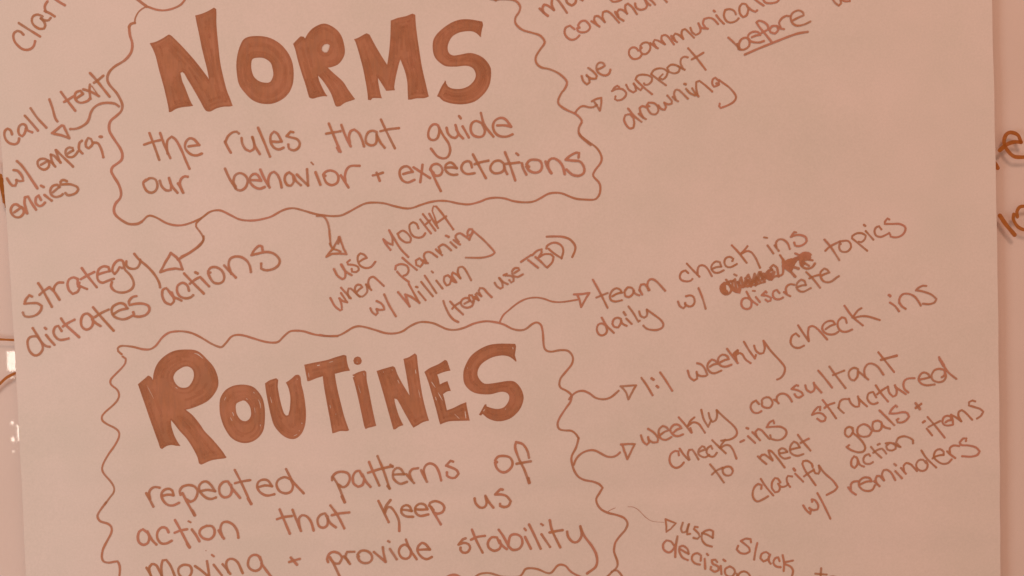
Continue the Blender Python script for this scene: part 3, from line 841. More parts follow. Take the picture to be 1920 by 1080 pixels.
w28 780 650 820 620 830 700 850 760 870 720 870 640 890 600 900 650 910 710 930 660 950 600 970 570 990 620 960 640 935 610 970 580 1000 640 1000 690 960 700
w30 920 700 970 640 1000 700 1040 560 1060 620 1050 690 1090 600 1110 540 1130 620
w26 850 650 890 710 980 690 1060 680 1110 660 1155 650
w26 1050 650 1090 540 1130 600 1150 640 1180 540 1200 600 1160 560 1200 520
w34 1140 560 1170 600 1210 560 1230 620 1190 540 1230 510
w26 1240 520 1215 490 1250 460 1290 490 1300 540 1310 590
w26 1200 620 1230 625 1260 590 1340 575 1360 540 1360 490
w34 1170 590 1210 620 1225 570 1260 540 1240 580
w24 1325 350 1360 400
w30 1360 400 1400 480 1450 540 1495 590
w34 1360 420 1370 470 1400 500 1440 530 1470 480 1530 500
w34 1360 470 1400 420 1450 400 1380 450 1440 430 1500 400 1420 490 1480 440
w36 1450 420 1510 395 1540 370 1590 330 1640 330 1660 380 1600 400 1560 370 1620 340 1600 380 1560 400 1640 370
w24 1495 330 1540 350
w30 1650 340 1665 345
w28 1550 400 1560 460 1600 495 1650 500 1690 480 1715 445
w24 1590 430 1650 470
w30 1560 440 1590 400 1570 470 1600 440
w24 1640 400 1690 408
w30 1460 400 1480 450 1450 500
w56 690 695 700 750 715 765
w60 1585 360 1610 350 1645 350
w46 1440 425 1500 395 1550 380
w56 1385 460 1410 490 1440 500
w30 1400 440 1450 460 1500 420
w30 1020 650 1060 600 1100 640 1150 590 1190 610
w30 930 690 960 630 1000 680 1040 640 1060 670
W discrete
1000 855 960 830 910 840 890 890 910 940 960 955 1000 930 1005 870 990 840
950 760 1000 850 1070 905
1055 820 1100 875
w20 1020 750 1045 752
1175 770 1165 755 1120 800 1180 805 1225 830 1220 860 1190 870 1165 850
1320 775 1290 740 1255 755 1245 800 1270 840 1320 845 1360 825
1370 765 1400 790 1440 810
1400 780 1390 730 1410 690 1450 675 1485 682
1530 705 1570 690 1615 685
1615 685 1600 640 1560 625 1520 660 1510 710 1540 750 1590 760 1670 720
1620 540 1690 610 1775 715
1655 610 1710 585 1770 570
1790 580 1830 560 1880 545 1850 510 1820 500 1780 540 1780 590 1810 640 1860 655 1910 640 1960 600 1985 585
@ 1280 580 6
W weekly
50 685 75 760 120 795 155 775 155 730 150 700
155 725 190 745 250 745 270 730 240 660 200 615 155 602
300 640 340 615 380 610 360 575 320 560 280 600 270 650 300 700 350 715 425 685
400 600 455 570 510 555 490 520 440 505 395 540 390 590 420 630 480 640 540 618
490 440 550 520 610 600
610 455 570 490 560 510
w30 612 465 575 495
600 580 590 530
580 520 620 490 660 500 700 560 755 600
680 360 740 460 805 550 815 510
795 405 815 460 860 495 900 485 915 430 900 350
905 355 980 460 1090 580 1140 650 1130 720 1090 770 1055 785
W check
1300 300 1265 268 1220 300 1205 370 1240 420 1300 430 1355 405
1290 178 1350 270 1410 355
1410 350 1400 270 1410 200 1450 185 1510 220 1615 335
1600 220 1650 185 1705 165
1705 165 1680 130 1630 130 1580 160 1560 210 1590 260 1640 280 1700 275 1740 250
1835 150 1820 100 1780 88 1740 130 1735 190 1770 240 1830 250 1895 225
@ 1480 510 6
W check
610 378 700 500 815 598
w30 700 505 715 510
800 405 760 430 715 490
730 510 800 495 880 500 1005 538
W ins
w30 1108 258 1122 268
1120 342 1175 380 1222 440
1225 350 1225 300 1260 250 1320 243 1390 270 1440 330 1465 375
1225 340 1250 380 1295 412
1525 155 1490 152 1440 175 1410 205 1480 215 1580 250 1640 300 1620 340 1560 360 1490 355
@ 1060 700 6
W arrow
90 1020 120 950 180 890 260 858 330 860 400 895 460 925 520 932 570 915 608 882
c 620 792 700 785 775 790 p 730 880 693 955 p 660 870 640 810
W weekly
845 690 870 760 910 795 935 770 925 710
930 740 980 770 1030 765 1035 720 990 660 925 618
1070 680 1110 650 1160 635 1130 600 1090 585 1050 620 1045 680 1075 730 1130 740 1185 710
1210 660 1250 625 1300 610 1270 575 1220 570 1180 610 1180 650 1215 690 1260 700 1315 680
1270 490 1340 570 1410 660
1415 660 1400 610
1445 490 1400 530 1370 585
1375 585 1430 545 1490 560 1530 610 1562 660
1522 405 1550 510 1600 595 1630 530
1605 440 1620 500 1650 540 1685 520 1700 470 1695 410
1695 410 1780 490 1880 580 1920 640 1915 690 1850 735 1745 750
W check
1270 915 1265 870 1230 865 1180 900 1165 970 1190 1030 1240 1055 1290 1035 1325 995
1280 840 1320 900 1380 965
1390 960 1370 900 1385 855 1420 850 1450 890 1490 960
1490 880 1530 860 1570 850 1555 820 1530 812 1495 850 1490 900 1530 930 1570 935 1610 910
1645 840 1630 808 1595 830 1580 880 1620 925 1665 925 1695 885
1645 745 1700 800 1795 890
1790 740 1750 790 1730 830
1740 830 1790 800 1840 805 1880 860 1915 950
@ 1360 640 6
W consultant
370 700 335 660 290 690 275 740 310 795 360 800 395 780
405 690 400 660 430 630 480 625 515 660 520 700 490 740 440 740 405 720 400 695
540 650 565 665 590 692
570 665 570 620 610 585 670 590 715 630 738 672
810 495 790 488 735 530 800 545 850 570 865 600 820 628 785 615 770 590
890 490 905 540 950 570 985 550 995 510 985 462
990 480 1025 520 1070 570
1035 325 1100 400 1190 515
1160 280 1240 390 1340 520
1200 375 1250 355 1325 325
1480 310 1440 292 1390 320 1375 370 1400 425 1440 435 1475 390 1480 330
1485 335 1530 370 1595 425
1560 395 1550 320 1580 260 1630 245 1700 280 1765 370
1710 120 1790 220 1885 340
w30 1740 205 1830 180 1915 158
W structured
1055 770 1058 730 1030 735 990 780 965 822 1030 800 1080 810 1120 850 1110 885 1070 895 1025 865
1085 655 1150 740 1235 860
1105 745 1150 710 1215 688
1260 740 1285 770 1320 800
1262 740 1280 670 1320 645 1380 645
1380 640 1400 690 1450 730 1490 725 1495 680 1480 615
1490 640 1530 680 1580 725
1685 625 1650 565 1600 580 1585 640 1620 690 1660 700 1700 685
1680 490 1740 580 1815 670
1695 590 1750 545 1815 505
1815 505 1830 570 1870 615 1905 600 1915 550 1895 490
W goals
1420 970 1380 955 1340 980 1335 1040 1370 1070 1400 1050 1425 1000 1415 975
1425 1025 1490 1080 1540 1140 1560 1190 1540 1230 1480 1240 1400 1215 1350 1180 1378 1160
1470 1010 1480 960 1540 925 1600 950 1635 1000 1600 1055 1530 1065 1480 1040 1470 1000
1740 905 1700 885 1650 900 1640 950 1660 1000 1710 1000 1740 970 1745 920
1745 930 1780 960 1835 975
1720 770 1790 840 1885 935
@ 1560 640 6
W structured
700 510 760 550 815 588
845 570 800 530 790 470 810 430 850 412 915 410
975 425 1040 412 1085 400
1085 400 1070 365 1020 345 980 370 960 425 990 470 1050 490 1140 480
1220 400 1255 370 1250 320 1200 305 1140 320 1105 380 1120 430 1180 455 1240 440 1268 390 1255 330
1190 175 1235 260 1300 350 1385 418
w34 1200 200 1240 265
W goals
715 730 700 715 655 760 632 805 700 805 780 790 830 800 850 840 820 880 770 905 725 905 712 875 730 865
W plus
w30 925 690 955 730 972 755
w28 988 698 960 720 928 742
W items
w28 1008 905 1026 892
1050 975 1110 1050
1060 845 1150 950 1250 1075
1070 955 1130 925 1200 890
1260 905 1290 885 1325 878
1325 878 1320 840 1280 830 1240 850 1225 900 1250 935 1300 940 1345 930 1340 870 1322 820
1325 820 1380 850 1438 893
1438 893 1405 830 1412 785 1445 768 1490 800 1560 875
1595 670 1565 660 1525 680 1525 715 1590 735 1650 755 1685 785 1660 830 1615 862
@ 1560 740 6
W action
265 700 235 685 205 730 205 790 240 815 270 780 275 720 260 695
275 720 300 780 345 800
415 680 400 660 355 680 338 730 360 765 410 770 445 750
425 580 475 640 540 700
450 645 500 612 550 600 575 625 595 655
w26 500 555 520 545
590 540 650 535 700 560 700 600 660 620 610 610 595 570 620 545
680 540 720 570 755 580
745 575 705 530 730 480 790 460 850 475 895 505 895 540
@ 1560 800 6
W reminders
170 675 205 720 255 755
200 700 200 640 230 610 280 605
305 640 370 610 430 605
430 605 410 570 350 562 300 595 290 650 330 700 390 715 440 700 468 650
460 605 490 630 520 660
495 640 475 590 490 545 520 545 570 595
570 595 545 530 565 480 600 475 650 510 695 590
695 490 770 570
w26 685 410 702 425
760 455 785 485 815 520
795 490 790 430 820 400 870 415 940 490
1040 400 1010 365 960 370 930 420 950 470 1000 490 1045 470 1060 420 1040 380
990 260 1050 350 1155 450
1115 350 1130 335 1190 315 1240 310
1240 310 1240 275 1200 245 1150 265 1130 330 1170 380 1230 410 1290 400 1330 360
1280 270 1310 300 1370 345
1312 290 1310 235 1350 205 1415 210
1490 155 1495 125 1460 125 1420 170 1440 200 1520 205 1600 225 1645 270 1620 310 1550 330 1450 325
@ 1200 760 6
W ins
w26 1122 403 1160 385
w26 1190 248 1208 255
1205 340 1285 415
1255 295 1300 340 1340 385
1305 345 1290 290 1320 260 1360 275 1400 320 1445 370
1500 195 1490 165 1450 185 1415 240 1490 235 1570 235 1630 270 1635 320 1590 370 1530 385 1465 370 1455 330
W meet
1315 565 1360 610 1410 650
1335 585 1360 550 1390 545 1480 610
1480 605 1450 550 1435 500 1470 510 1540 590 1615 690
1570 530 1610 525 1645 515
1645 515 1620 485 1580 475 1550 500 1560 550 1610 590 1675 578
1680 490 1740 475 1785 465
1785 465 1760 420 1720 400 1685 440 1675 500 1700 540 1760 560 1825 540
1765 325 1820 400 1905 500
1795 415 1840 390 1885 368
W to
780 655 850 740 935 860
800 770 850 725 920 692
925 700 960 680 1010 685 1035 730 1010 775 960 780 925 750 920 700
@ 1380 820 6
W clarify
275 570 280 530 240 515 200 550 178 620 190 680 230 712 290 690 350 655
270 460 330 550 410 645
490 500 460 455 430 450 400 490 395 560 430 610 470 600 485 560 470 515
465 515 500 550 550 542 578 515
600 550 570 510 560 450 575 425 620 432
655 400 745 490
w30 638 345 650 362
850 325 840 290 790 255 745 260 735 290 770 370 820 440 885 530
755 430 800 395 860 360
860 350 880 395 915 400 930 370 920 310
920 310 980 390 1080 480 1130 550 1100 590 1010 638
W with
745 755 780 810 825 850 830 800 815 785
815 790 860 810 905 800 915 760 880 700 840 690 845 715
W slash
905 620 960 720 1050 905
@ 1040 840 6
B routines border
w25 266 -118 240 -20 190 80 188 150 215 240 260 310 330 350 430 370 500 400 535 440 500 500 465 560 475 620 520 680 600 720 700 745 780 780 815 840 790 910 730 980 680 1050 668 1100 665 1160 700 1260 700 1320 670 1360 640 1382
w24 640 1380 620 1405 580 1440 540 1460
w24 665 1365 700 1368 740 1410 770 1460
w9 600 700 640 678 680 662
W arrow
w7 820 650 880 655 940 690 1020 770 1100 815 1225 826
c w20 1240 790 1355 835 p 1300 900 1250 935 p 1252 870 1240 790
@ 820 900 6
B routines border
w24 410 1090 480 1045 580 1035 660 1055 740 1078 900 1078 950 1050 990 990 1060 980 1140 995 1220 1030 1280 1030 1340 960 1380 940 1440 955 1500 1020 1600 1075 1680 1100
@ 160 900 6
B routines border
w25 250 240 165 360 155 410 190 455 270 480 310 520 310 580 270 660 220 760 205 850 225 900 280 915 340 905 380 900 400 940 405 1000 395 1100
@ 1200 900 6
W use
475 470 455 540 470 578 510 570 540 490
545 485 525 560 525 600 555 595
640 520 610 515 600 540 650 590 665 625 640 650 595 640
690 585 750 605 810 640
810 640 815 570 780 550 720 565 690 600 690 660 730 715 800 738
W decision
380 730 340 680 290 670 255 710 260 770 310 805 350 790 385 740
w26 415 625 395 740 390 855
450 770 500 800 540 820
540 820 530 770 480 730 440 740 435 790 470 860 530 890
675 895 680 840 640 812 590 830 575 880 610 925 665 940
720 875 725 985
w24 745 820 757 833
860 910 840 885 800 890 810 930 870 960 875 1000 830 1020 785 990 790 965
900 955 908 1045
w26 930 885 950 900
1000 960 950 990 950 1040 980 1070 1030 1070 1060 1020 1040 980 1000 960
1080 1040 1090 1110
1090 1080 1110 1035 1160 1015 1210 1040 1245 1100
1300 1090 1330 1078 1365 1085
W app name
1240 690 1235 655 1180 650 1125 675 1170 710 1220 755 1225 795 1180 818 1120 810 1080 770 1095 730
1310 700 1290 790 1275 885
1450 830 1410 800 1360 820 1345 870 1380 905 1430 880 1455 830
1440 850 1440 900 1460 930
1560 900 1545 860 1510 870 1490 920 1520 960 1570 968
1595 835 1610 920 1605 1010
1710 895 1660 905 1610 915
1620 935 1680 960 1710 1010 1690 1090
@ 1300 900 6
W to
1425 980 1420 1040 1415 1100
1360 1040 1420 1045 1485 1050
1500 1095 1530 1075 1560 1072 1590 1080
@ 260 850 6
W repeated
98 440 130 500 175 590
140 505 130 430 160 385 200 370 245 378
275 470 340 457 400 465
400 465 385 410 340 390 290 410 265 460 290 530 340 575 400 578 460 550
500 440 560 560 635 690
480 460 470 420 500 370 570 350 640 370 670 430 640 510 590 540 540 510
w34 610 640 635 690
700 420 780 405 865 420
865 420 820 350 770 310 720 320 685 370 700 430 760 490 820 508 875 490
1050 370 1010 310 960 315 915 370 920 450 970 490 1030 470 1055 410 1045 350
1050 380 1100 440 1145 495
1090 180 1150 300 1270 565
w34 1235 500 1270 562
1090 330 1170 310 1260 295
1350 375 1430 355 1505 365
1505 365 1460 300 1400 290 1350 320 1340 380 1380 440 1450 470 1530 455
1700 280 1650 260 1580 290 1555 350 1590 420 1660 445 1720 420 1740 350 1710 280
1665 170 1740 310 1860 445
W action
110 880 60 845 20 870 5 930 20 990 70 1018 120 990 130 920 110 880
110 870 160 960 210 1015
345 880 320 835 270 825 225 870 220 940 260 1000 320 1005 380 975
415 745 480 860 580 1050
w36 555 1010 580 1048
415 885 480 860 550 848
w20 565 758 590 770
605 850 650 910 690 980
770 810 710 840 690 890 730 945 800 960 850 920 860 860 830 815 770 810
905 860 930 900 965 950
950 935 925 850 945 780 1000 765 1070 800 1115 870 1128 940
@ 420 900 6
W that
630 325 690 470 745 595
600 435 680 410 765 400
775 330 820 450 870 565
855 530 845 430 880 390 930 400 980 460 1012 560
1170 410 1140 370 1090 385 1055 440 1070 510 1120 530 1165 500 1170 430 1150 390
1170 430 1200 480 1260 525
1200 280 1280 390 1355 535
1215 390 1300 370 1410 358
W plus
738 915 800 895 855 880
755 865 790 905 825 945
@ 160 900 6
W moving
700 975 730 1030 760 1090
748 1070 730 980 760 935 810 950 870 1075
870 1075 865 960 880 895 920 890 970 960 1020 1090
1100 1095 1060 1050 1055 990 1090 955 1130 945 1185 960 1205 1010 1190 1060 1155 1100
1240 960 1310 1010 1400 1090
1375 905 1390 1000 1400 1090
1450 945 1540 1065
w24 1430 835 1452 852
w10 1363 786 1367 790
1550 940 1590 990 1635 1050
1615 1030 1590 940 1610 890 1660 880 1720 920 1775 1040
@ 420 900 6
W moving
420 900 390 845 340 835 290 870 275 950 310 1000 360 1015 410 990 430 930 410 860
425 930 480 1010 540 1090
@ 580 830 6
W patterns
270 380 330 480 400 665
w34 370 600 400 662
260 415 260 380 310 330 380 320 440 340 460 400 430 470 380 495 330 465
600 370 570 310 530 315 495 370 500 450 550 490 600 470 620 400 600 350
610 370 640 430 690 490
675 210 730 340 790 475
770 145 840 310 905 510
w34 885 480 905 508
665 330 790 290 940 255
915 240 940 262
950 350 1010 347 1070 345
1070 345 1035 290 990 275 950 310 945 380 980 430 1030 455 1100 432
1095 345 1130 390 1180 445
1155 410 1130 340 1160 290 1225 278
1260 300 1290 360 1325 430
1308 390 1290 310 1310 250 1360 225 1420 250 1460 320 1485 415
1620 205 1590 195 1540 250 1600 270 1660 300 1680 340 1640 385 1590 385 1550 360 1550 325
W keep
780 650 830 750 895 885
w32 915 640 870 700 845 755
855 780 880 725 920 720 970 780 1010 870 1015 985
1040 745 1100 750 1155 760
1155 760 1130 710 1090 695 1045 720 1040 780 1090 820 1170 825
1200 740 1260 745 1330 740
1330 740 1300 690 1240 680 1195 720 1200 780 1250 815 1340 798
1365 710 1410 790 1480 910
w32 1370 715 1395 750
1350 700 1360 670 1420 650 1490 675 1520 720 1500 770 1440 790 1400 775
@ 780 800 6
W of
910 390 890 370 920 330 980 320 1050 335 1085 390 1070 450 1010 500 950 495 905 450 890 395
1270 340 1250 260 1200 190 p 1125 165 1115 230 1160 360 1220 480 1270 625
1130 408 1200 395 1290 380
w34 1262 570 1275 620
W us
660 800 670 850 720 900 770 895 795 850 780 770
785 780 820 840 870 900
975 700 950 695 890 755 960 755 1020 775 1065 830 1040 880 990 895 945 880 945 860
@ 580 900 6
W provide
235 860 290 960 350 1090
215 915 205 880 230 820 280 800 340 820 370 870 340 930 290 930 245 885
390 850 430 890 460 935
445 915 410 850 430 800 510 798
560 850 545 830 580 790 640 785 695 820 710 870 680 915 620 925 570 900 545 850
730 800 790 850 860 910
830 745 840 820 860 905
910 765 985 880
w26 890 675 905 685
1120 740 1080 715 1030 740 1010 800 1040 860 1100 875 1140 840 1145 780 1120 740
1090 660 1130 760 1210 880
1225 775 1290 770 1360 770
1360 770 1310 710 1270 695 1230 730 1220 790 1260 850 1320 880 1380 855
@ 820 900 6
W stability
320 645 290 655 240 715 300 695 350 710 370 750 340 800 290 805 262 775 262 750
390 550 440 670 510 805
380 660 450 630 535 618
700 700 670 635 610 635 570 690 580 750 640 785 700 760 715 710 700 670
700 690 740 735 780 765
690 550 740 620 800 730
795 720 820 620 880 600 940 630 955 700 920 760 850 775 800 735
985 630 1050 760
w24 978 535 995 555
1030 490 1090 610 1160 760
1170 600 1265 740
w24 1165 483 1185 497
1262 440 1290 560 1380 745
1260 580 1330 565 1405 553
1457 570 1470 630 1520 685 1570 685 1610 640 1620 590 1605 510
1610 530 1650 620 1740 740 1790 850 1780 960 1680 1040
W next line
90 1088 150 1060 210 1058 270 1090
"""
BOARD = """
@ 1600 200 6
G letter
w45 1645 492 1720 430 1800 398 1885 400
w43 1885 400 1850 320 1770 290 1715 320 1695 400 1725 480 1790 550 1860 568 2000 560 2080 520
G letter
w48 1490 480 1560 590 1600 650 1622 690
@ 1600 340 6
G letter
w49 1648 385 1720 490 1812 600
G letter
w39 1805 370 1800 430 1850 510 1920 545 2020 560 2100 520 2140 430
w39 1845 400 1840 340 1870 290 1920 280 2010 285 2110 350
@ 0 300 6
G letter
w56 -70 60 -20 180 20 230
w50 5 180 18 270 36 330
w40 10 260 50 470
w20 44 400 66 530
@ 0 600 6
G line
w26 -140 205 0 218 175 226 300 232
G line
w32 -160 850 -80 775 0 715 80 645 190 592 300 562
"""

layer = 0
def next_layer():
    global layer
    layer = (layer + 1) % 28
    return .00014 + layer * .000006

def parse(text):
    groups = []; ox = oy = 0; s = 6; cur = None
    for ln in text.strip().splitlines():
        tk = ln.split()
        if not tk: continue
        if tk[0] == '@': ox, oy, s = map(float, tk[1:4]); continue
        if tk[0] in 'WBFG' and len(tk[0]) == 1:
            cur = dict(kind=tk[0], name='_'.join(tk[1:]), strokes=[], outer=None, holes=[], gaps=[]); groups.append(cur); continue
        wd = None; mode = None
        if tk[0] in 'ch': mode = tk.pop(0)
        if tk[0][0] == 'w' and len(tk[0]) > 1: wd = float(tk.pop(0)[1:]) / s
        if tk[0][0] == 'g': mode = 'g'; wd = float(tk.pop(0)[1:]) / s
        nums = []; corners = []
        for t in tk:
            if t == 'p': corners.append(len(nums) // 2 - 1); continue
            nums.append(float(t))
        pts = [(ox + nums[i] / s, oy + nums[i+1] / s) for i in range(0, len(nums) - 1, 2)]
        if mode == 'h': cur['holes'].append(pts)
        elif mode == 'g': cur['gaps'].append((pts, wd))
        elif cur['kind'] == 'F' and cur['outer'] is None: cur['outer'] = pts
        else: cur['strokes'].append((pts, wd, mode))
    return groups

def bbox(g):
    q = [p for s in g['strokes'] for p in s[0]]
    return min(p[0] for p in q), min(p[1] for p in q), max(p[0] for p in q), max(p[1] for p in q)
groups = parse(HAND)
merged = []
for g in groups:
    if g['kind'] == 'W':
        b = bbox(g); hit = None
        for h in merged:
            if h['kind'] == 'W' and h['name'] == g['name'] and g['name'] not in ('arrow',):
                a = bbox(h)
                if b[0] < a[2] + 14 and a[0] < b[2] + 14 and b[1] < a[3] + 14 and a[1] < b[3] + 14: hit = h
        if hit: hit['strokes'] += g['strokes']; continue
    if g['kind'] == 'B':
        hit = [h for h in merged if h['kind'] == 'B' and h['name'] == g['name']]
        if hit: hit[0]['strokes'] += g['strokes']; continue
    merged.append(g)

# ------------------------------------------------------------------ the sheet of paper
sheet = thing('flip_chart_sheet', 'large pale flip chart sheet covered in handwritten notes, hung on the glass board', 'flip chart sheet')
lf = np.polyfit([223, 300, 460, 640, 780, 940, 1080], [0, 6, 17, 28.6, 36, 44.5, 51], 2)
rf = np.polyfit([0, 100, 180, 340, 520, 640, 820, 1080], [1857.5, 1861, 1863, 1865.8, 1867.5, 1869.3, 1872, 1873.5], 2)
def edge(c, v):
    v0 = min(max(v, -150), 1300)
    return np.polyval(c, v0) + (v - v0) * (2 * c[0] * v0 + c[1])
NX, NY = 220, 260
pv, pf = [], []
for j in range(NY + 1):
    v = -330 + j * (2270 / NY)
    a, b = edge(lf, v), edge(rf, v)
    a += .25 * math.sin(v * .05) ; b += .3 * math.sin(v * .043 + 1)
    for i in range(NX + 1):
        x, z = plane(a + (b - a) * i / NX, v)
        pv.append((x, Y_PAPER - wave(x, z), z))
W1 = NX + 1
for j in range(NY):
    for i in range(NX):
        k = j * W1 + i; pf.append((k, k + W1, k + W1 + 1, k + 1))
nf = len(pv); back = [(x, y + .00012, z) for x, y, z in pv]
rim = [i for i in range(W1)] + [j * W1 + NX for j in range(1, NY + 1)] + [NY * W1 + i for i in range(NX - 1, -1, -1)] + [j * W1 for j in range(NY - 1, 0, -1)]
pv += back; pf += [tuple(nf + q for q in reversed(f)) for f in pf]
k0 = len(pv); nr = len(rim)
pv += [pv[q] for q in rim] + [pv[nf + q] for q in rim]
for q in range(nr):
    a, b = k0 + q, k0 + (q + 1) % nr
    pf.append((a, b, b + nr, a + nr))
obj('paper', pv, pf, M_PAPER, sheet, smooth=False)
po = bpy.data.objects['paper']
for p in po.data.polygons[:2 * NX * NY]: p.use_smooth = True

NAMES = {'crossed_out_word': 'scribbled out word', 'norms_border': 'wavy line boxed round the NORMS heading', 'routines_border': 'wavy line boxed round the ROUTINES heading'}
headings = {}
fills = [g for g in merged if g['kind'] == 'F']
for hn, ids, lab in (('heading', range(0, 5), 'big filled heading NORMS'), ('heading', range(5, 14), 'big filled heading ROUTINES')):
    e = bpy.data.objects.new(hn, None); C.objects.link(e); e.parent = sheet; e['label'] = lab; e.empty_display_size = .01
    for i in ids: headings[i] = e
for i, g in enumerate(fills):
    outer = smooth_path(g['outer'], True); holes = [smooth_path(h, True) for h in g['holes']]
    gaps = []
    for pts, wd in g['gaps']:
        pp = smooth_path(pts, step=2.0); n = len(pp)
        L, Q = [], []
        for k in range(n):
            a, b = pp[max(0, k-1)], pp[min(n-1, k+1)]
            t = np.subtract(b, a); t = t / (np.linalg.norm(t) + 1e-9)
            h = wd / 2 * (.35 + .65 * math.sin(math.pi * (k + .5) / n)) * random.uniform(.7, 1.1)
            L.append((pp[k][0] - t[1] * h, pp[k][1] + t[0] * h)); Q.append((pp[k][0] + t[1] * h, pp[k][1] - t[0] * h))
        gaps.append(L + Q[::-1])
    M = Mesh(); V, F = filled(outer, holes + gaps); M.add(V, F, .00006)
    letter = obj('letter', M.v, M.f, M_FILL[random.choice((0, 0, 1, 2))], headings.get(i, sheet))
    letter['label'] = 'filled letter ' + g['name'] if g['name'] != 'dot' else 'round dot of the small i'
    O = Mesh(); PS = Mesh()
    for lp, sgn in [(outer, 1)] + [(h, -1) for h in holes]:
        V, F = ribbon(offset_in(lp, 1.6 * sgn) if len(lp) > 12 else lp, 3.6, closed=True)
        O.add(V, F, .00010)
    # repeated passes of the pen, following the letter's shape
    loops = [(outer, 1)] + [(h, -1) for h in holes]
    edge_pts = np.array([q for lp, _ in loops for q in lp])
    n_pass = 0
    for lp, sgn in loops:
        for d in ((5.0, 9.3, 13.6, 18, 22.5) if sgn > 0 else (5.5, 10.5)):
            path = offset_in(lp, d * sgn); run = []; ph = random.random() * 9; keep = True
            for q, (x, y) in enumerate(path + path[:1]):
                if q % random.randint(9, 30) == 0: keep = random.random() > .28
                x += .6 * math.sin(q * .21 + ph); y += .6 * math.cos(q * .17 + ph)
                ok = keep and inside((x, y), outer) and not any(inside((x, y), h) for h in holes) and np.hypot(edge_pts[:, 0] - x, edge_pts[:, 1] - y).min() > .82 * d
                if ok and run and math.dist(run[-1], (x, y)) > 9: ok = False
                if ok: run.append((x, y))
                if (not ok or q == len(path)) and run:
                    if len(run) > 4:
                        V, F = ribbon(run, random.uniform(3.2, 5.6)); n_pass += 1
                        PS.add(V, F, .00012 + .000003 * (n_pass % 40))
                    run = []
    # the pen outline of the letter is drawn first and shows through at its rim: same part, second layer
    k = len(letter.data.vertices)
    me = bpy.data.meshes.new('letter'); me.from_pydata(M.v + O.v + PS.v, [], M.f + [tuple(k + q for q in f) for f in O.f] + [tuple(k + len(O.v) + q for q in f) for f in PS.f])
    me.materials.append(letter.data.materials[0]); me.materials.append(M_RIM); me.materials.append(M_PASS)
    for p in me.polygons[len(M.f):]: p.material_index = 1 if p.index < len(M.f) + len(O.f) else 2
    letter.data = me

n_w = 0
for g in merged:
    if g['kind'] == 'F': continue
    thin = g['name'] in ()
    M = Mesh(); T = Mesh(); x0, y0, x1, y1 = bbox(g)
    dflt = 4.75 if x0 < 1050 and not (x0 > 560 and 380 < y0 < 620) else 4.0
    if 600 < x0 < 1000 and 380 < y0 < 620: dflt = 4.1
    for pts, wd, mode in g['strokes']:
        wd = wd or dflt
        if mode == 'c': path = []; 
        if mode == 'c':
            path = []
            for k in range(len(pts) - 1):
                a, b = pts[k], pts[k+1]; n = max(2, int(math.dist(a, b) / 3))
                path += [(a[0] + (b[0]-a[0]) * q / n + .25 * math.sin(q * .8 + k), a[1] + (b[1]-a[1]) * q / n + .25 * math.sin(q * .6 + 2 * k)) for q in range(n)]
            path.append(pts[-1])
        else: path = smooth_path(pts)
        dry = wd < 1.7
        V, F = ribbon(path, wd, taper=.5 if dry else 0)
        (T if dry else M).add(V, F, next_layer())
    nm = {'B': 'box_outline'}.get(g['kind'], 'handwritten_word')
    if g['name'] == 'arrow': nm = 'arrow'
    if g['name'] in ('slash', 'bracket'): nm = g['name']
    if g['name'] == 'plus': nm = 'plus_sign'
    o = obj(nm, M.v, M.f, M_INK, sheet) if M.f else obj(nm, T.v, T.f, M_INK_THIN, sheet)
    if T.f and M.f:
        k = len(M.v); me = bpy.data.meshes.new(nm); me.from_pydata(M.v + T.v, [], M.f + [tuple(k + q for q in f) for f in T.f])
        me.materials.append(M_INK); me.materials.append(M_INK_THIN)
        for p in me.polygons[len(M.f):]: p.material_index = 1
        o.data = me
    if g['name'] in NAMES: o['label'] = NAMES[g['name']]
    elif nm == 'handwritten_word':
        t = {'clarify': 'clarify' if x0 > 900 else 'clar', 'app_name': None, 'william': None, 'manage': None, 'next_line': None, 'with': 'w', 'tbd': 'TBD', 'mocha': 'MOCHA',
             'ratio': '1:1', 'emerg': 'emerg.', 'communication': 'commun'}.get(g['name'], g['name'])
        o['label'] = 'brown marker handwriting reading ' + t if t else 'word of brown marker handwriting'
    n_w += 1

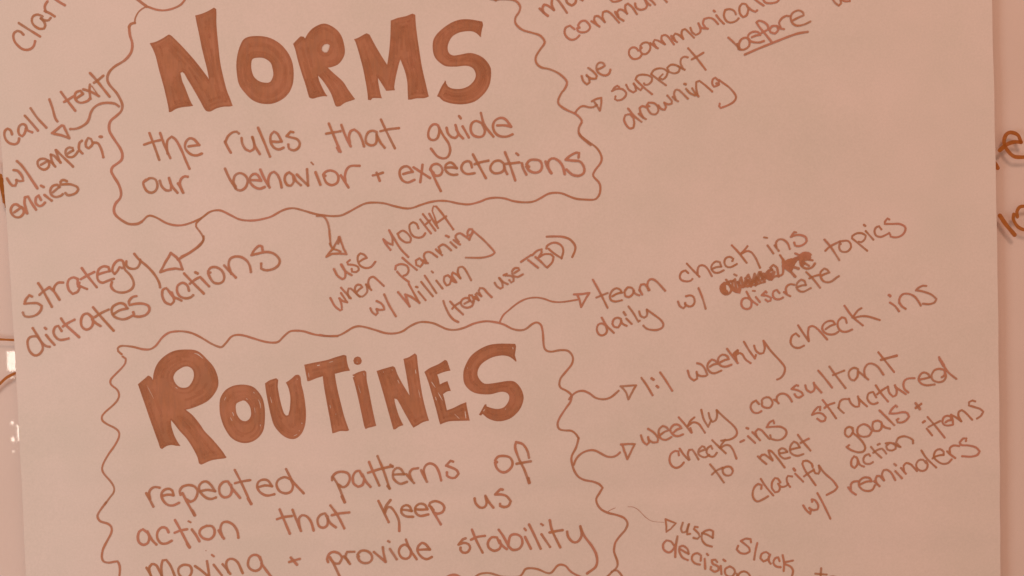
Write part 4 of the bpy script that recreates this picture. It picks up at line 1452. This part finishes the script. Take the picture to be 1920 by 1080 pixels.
# ------------------------------------------------------------------ the glass board behind
board = thing('glass_board', 'glossy glass writing board on the wall behind the paper sheet, with thick marker writing', 'glass board')
bx, bz = 1.2, .75
obj('glass_pane', [(-bx, Y_GLASS + y, z) for z in (-bz, bz) for y in (0, .0)][:0] + [(-bx, Y_GLASS, -bz), (bx, Y_GLASS, -bz), (bx, Y_GLASS, bz), (-bx, Y_GLASS, bz),
    (-bx, Y_GLASS + .0025, -bz), (bx, Y_GLASS + .0025, -bz), (bx, Y_GLASS + .0025, bz), (-bx, Y_GLASS + .0025, bz)],
    [(0, 1, 2, 3), (5, 4, 7, 6), (1, 5, 6, 2), (4, 0, 3, 7), (3, 2, 6, 7), (4, 5, 1, 0)], glass_material(), board)
for sx in (-1, 1):
    for sz in (-1, 1):                                   # stand-off pins, far outside the picture
        bm = bmesh.new(); bmesh.ops.create_cone(bm, cap_ends=True, segments=24, radius1=.011, radius2=.011, depth=.008,
            matrix=Matrix.Translation((sx * (bx - .05), .0005, sz * (bz - .05))) @ Matrix.Rotation(R(90), 4, 'X'))
        me = bpy.data.meshes.new('stand_off_pin'); bm.to_mesh(me); bm.free()
        mm = bpy.data.materials.get('brushed_steel') or bpy.data.materials.new('brushed_steel'); mm.use_nodes = True
        pb = mm.node_tree.nodes['Principled BSDF']; pb.inputs['Metallic'].default_value = 1; pb.inputs['Roughness'].default_value = .3
        pb.inputs['Base Color'].default_value = (.6, .5, .45, 1)
        me.materials.append(mm); o = bpy.data.objects.new('stand_off_pin', me); C.objects.link(o); o.parent = board
for i, g in enumerate(parse(BOARD)):
    M = Mesh()
    for q, (pts, wd, mode) in enumerate(g['strokes']):
        V, F = ribbon(smooth_path(pts), wd); M.add(V, F, .00008 + q * .00002, True)
    obj('marker_letter' if g['name'] == 'letter' else 'marker_line', M.v, M.f, M_BOARD, board)

# ------------------------------------------------------------------ small far lamps that the glass mirrors, left of the sheet
def mirrored(name, u, v, wpx, hpx, dist, radiance, col=(1, .93, .80)):
    x, z = plane(u, v); P = Vector((x, Y_GLASS, z)); d = (P - CAM).normalized(); d.y = -d.y
    L = P + d * dist; k = ((P - CAM).length + dist) / (P - CAM).length * .0003413
    sx, sy = wpx * k, hpx * k
    area_lamp(name, L, P, sx, sy, col, radiance * math.pi * sx * sy)
mirrored('far_window_light', 24, 677, 19, 37, 2.6, 19)
mirrored('far_window_light', 23, 708, 9, 3.5, 2.6, 10)
mirrored('far_spot_light', 23, 793, 5, 6, 2.6, 19)
mirrored('far_spot_light', 35.5, 811, 5, 30, 2.6, 19)
mirrored('far_spot_light', 24.5, 824, 5, 9, 2.6, 19)
mirrored('far_spot_light', 25.5, 847, 4, 5, 2.6, 9)
print('parts', n_w, 'objects', len(bpy.data.objects))
